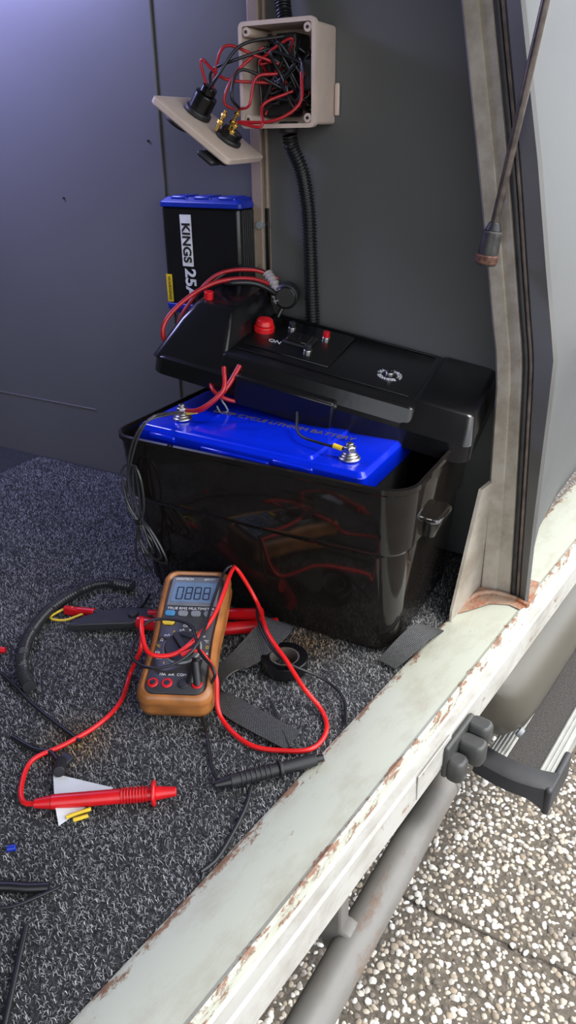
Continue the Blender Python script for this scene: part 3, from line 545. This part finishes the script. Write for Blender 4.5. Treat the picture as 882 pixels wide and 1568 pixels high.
# ------------------------------------------------------------------ crimping pliers
g=group('pliers',(-.53,.65,.015))
prism('jaws',[(-.648,.566),(-.628,.580),(-.598,.598),(-.575,.612),(-.560,.640),(-.572,.648),(-.600,.640),(-.632,.612),(-.650,.580)],.006,.018,mat('plier_steel',(.035,.035,.038),.4,.4),parent=g,bevel=.002)
cyl('pivot',(-.585,.625,.004),(-.585,.625,.022),.007,BLKM,parent=g)
sweep('handle_1',[(-.575,.622,.012),(-.53,.632,.012),(-.48,.650,.014),(-.43,.680,.016),(-.405,.700,.016)],.0085,REDP,parent=g,n=12)
sweep('handle_2',[(-.572,.640,.012),(-.53,.660,.012),(-.49,.680,.016),(-.45,.688,.024),(-.425,.690,.032)],.0085,REDP,parent=g,n=12)
g=group('alligator_clip',(-.66,.60,.01))
loft('clip_jaw',[rr(-.014,.014,-.005,.005,0,.003),rr(-.014,.014,-.004,.004,.010,.003)],REDP,parent=g,M=T(-.675,.605,.003)@Matrix.Rotation(.2,4,'Z'),bevel=.001)
cyl('clip_sleeve',(-.668,.606,.010),(-.642,.612,.012),.0055,REDP,parent=g); cyl('clip_tip',(-.645,.611,.012),(-.625,.618,.010),.004,BLKM,parent=g)
sweep('yellow_lead',[(-.655,.606,.010),(-.672,.585,.006),(-.694,.580,.006),(-.690,.602,.008),(-.676,.606,.012)],.0017,YEL,parent=g)
sweep('black_lead',[(-.628,.617,.010),(-.615,.625,.007),(-.60,.655,.006),(-.61,.69,.006)],.002,RUB,parent=g)
corrugated('corrugated_conduit_offcut',[(-.606,.459,.011),(-.632,.474,.011),(-.655,.495,.011),(-.684,.535,.011),(-.703,.592,.011),(-.700,.649,.011),(-.680,.680,.011),(-.64,.690,.011)],.0080,WIRB)
# tape roll
g=group('electrical_tape_roll',(-.365,.640,.01))
c0=V((-.362,.640,0)); nn=40
def ring(r,z): return [(c0.x+r*math.cos(2*math.pi*i/nn),c0.y+r*math.sin(2*math.pi*i/nn),z) for i in range(nn)]
loft('tape',[ring(.0185,.003),ring(.028,.003),ring(.029,.004),ring(.029,.019),ring(.028,.020),ring(.0185,.020),ring(.0185,.003)],BLK2,parent=g,cap0=False,cap1=False,angle=40)
loft('cardboard_core',[ring(.0165,.003),ring(.0185,.003),ring(.0185,.0195),ring(.0165,.0195),ring(.0165,.003)],mat('core_card',(.09,.075,.06),.8),parent=g,cap0=False,cap1=False,angle=40)
# webbing straps
ribbon('webbing_strap',[(-.400,.680,.036),(-.390,.672,.036),(-.395,.650,.030),(-.405,.620,.018),(-.418,.590,.012),(-.410,.560,.010),(-.380,.545,.008),(-.335,.537,.007),(-.292,.532,.006)],[(.020,.004,-.004),(.019,.002,-.004),(.017,-.004,-.004),(.014,-.006,.004),(.012,-.006,.006),(.010,.010,.003),(.006,.015,.001),(.002,.016,0),(0,.016,0)],WEB)
ribbon('webbing_strap',[(-.252,.700,.006),(-.240,.725,.018),(-.230,.752,.026),(-.225,.780,.016),(-.222,.80,.006)],[(-.013,.004,.0),(-.012,.002,.006),(-.012,.0,.008),(-.010,0,.006),(-.010,0,0)],WEB)
# small offcuts
g=group('paper_scrap',(-.45,.37,.01))
mesh('sheet',[(-.487,.375,.006),(-.421,.391,.004),(-.436,.330,.004),(-.455,.345,.010)],[(0,3,1),(0,2,3),(2,1,3)],PAPER,smooth=False,parent=g)
g=group('yellow_crimp_offcut',(-.427,.35,.005)); cyl('sleeve',(-.436,.340,.0055),(-.422,.359,.0055),.0020,YEL,parent=g); cyl('sleeve_b',(-.428,.341,.005),(-.419,.352,.005),.0020,YEL,parent=g)
g=group('blue_crimp_offcut',(-.455,.29,.004)); cyl('sleeve',(-.459,.288,.005),(-.453,.293,.005),.003,BLUE2,parent=g)
g=group('black_crimp_connector',(-.487,.385,.008)); cyl('barrel',(-.478,.375,.012),(-.492,.392,.006),.006,BLKM,parent=g); box('tab',(-.497,.388,.003),(-.483,.402,.008),BLKM,parent=g)
g=group('red_crimp_offcut',(-.69,.5,.004)); cyl('sleeve',(-.70,.496,.006),(-.692,.500,.006),.004,REDP,parent=g)
def cable(P,r,m=RUB,nm='cable_offcut'): return sweep(nm,[(x,y,.0055) for x,y in P],r,m,n=8)
cable([(-.69,.475),(-.665,.466),(-.625,.455),(-.585,.442),(-.54,.432),(-.495,.423)],.0022)
cable([(-.565,.393),(-.53,.391),(-.512,.396),(-.490,.388)],.0028)
cable([(-.299,.457),(-.290,.430),(-.284,.391),(-.283,.367),(-.288,.352)],.0022)
cable([(-.44,.254),(-.425,.262),(-.411,.268),(-.396,.277)],.0045)
cable([(-.43,.238),(-.412,.247),(-.400,.262),(-.388,.281)],.0016)
cable([(-.386,.241),(-.368,.215),(-.345,.182),(-.33,.16)],.0026)
cable([(-.345,.575),(-.325,.555),(-.30,.530),(-.29,.52)],.0018)
# ------------------------------------------------------------------ lights
w=bpy.data.worlds.new('sky'); scene.world=w; w.use_nodes=True; nt=w.node_tree; bg=nt.nodes['Background']
sk=nt.nodes.new('ShaderNodeTexSky'); sk.sky_type='NISHITA'; sk.sun_disc=False; sk.sun_elevation=math.radians(60); sk.sun_rotation=math.radians(73)
hs=nt.nodes.new('ShaderNodeHueSaturation'); hs.inputs['Saturation'].default_value=.25
nt.links.new(sk.outputs[0],hs.inputs['Color']); nt.links.new(hs.outputs[0],bg.inputs[0]); bg.inputs[1].default_value=.62
sd=bpy.data.lights.new('sun','SUN'); sd.energy=2.6; sd.angle=math.radians(14); sd.color=(1,.96,.9); so=bpy.data.objects.new('sun',sd); col.objects.link(so)
so.rotation_euler=V((.42,.22,1)).to_track_quat('Z','Y').to_euler()
ld=bpy.data.lights.new('added_glare_light','AREA'); ld.energy=8.5; ld.size=.2; ld.color=(.46,.47,1); lo=bpy.data.objects.new('added_glare_light',ld); col.objects.link(lo); lo.location=(-1.20,.78,.98)  # added out-of-frame bluish light, stands in for lens glare on the bulkhead
lo.rotation_euler=(V((-1.20,.78,.98))-V((-1.14,1.02,.72))).to_track_quat('Z','Y').to_euler()
# ------------------------------------------------------------------ camera
f=1140.0; th=math.radians(26.6); yaw=math.radians(29); roll=math.radians(.7)
Hh=V((-math.sin(yaw),math.cos(yaw),0)); R0=V((math.cos(yaw),math.sin(yaw),0)); Zu=V((0,0,1))
Ff=Hh*math.cos(th)-Zu*math.sin(th); U0=Hh*math.sin(th)+Zu*math.cos(th)
Rr=R0*math.cos(roll)-U0*math.sin(roll); Uu=U0*math.cos(roll)+R0*math.sin(roll)
cd=bpy.data.cameras.new('camera'); cam=bpy.data.objects.new('camera',cd); col.objects.link(cam)
cd.sensor_fit='VERTICAL'; cd.sensor_height=36; cd.lens=f/1568*36; cd.clip_start=.01
M=Matrix((Rr,Uu,-Ff)).transposed().to_4x4(); M.translation=V((0,0,.585)); cam.matrix_world=M; scene.camera=cam
scene.view_settings.view_transform='Standard'
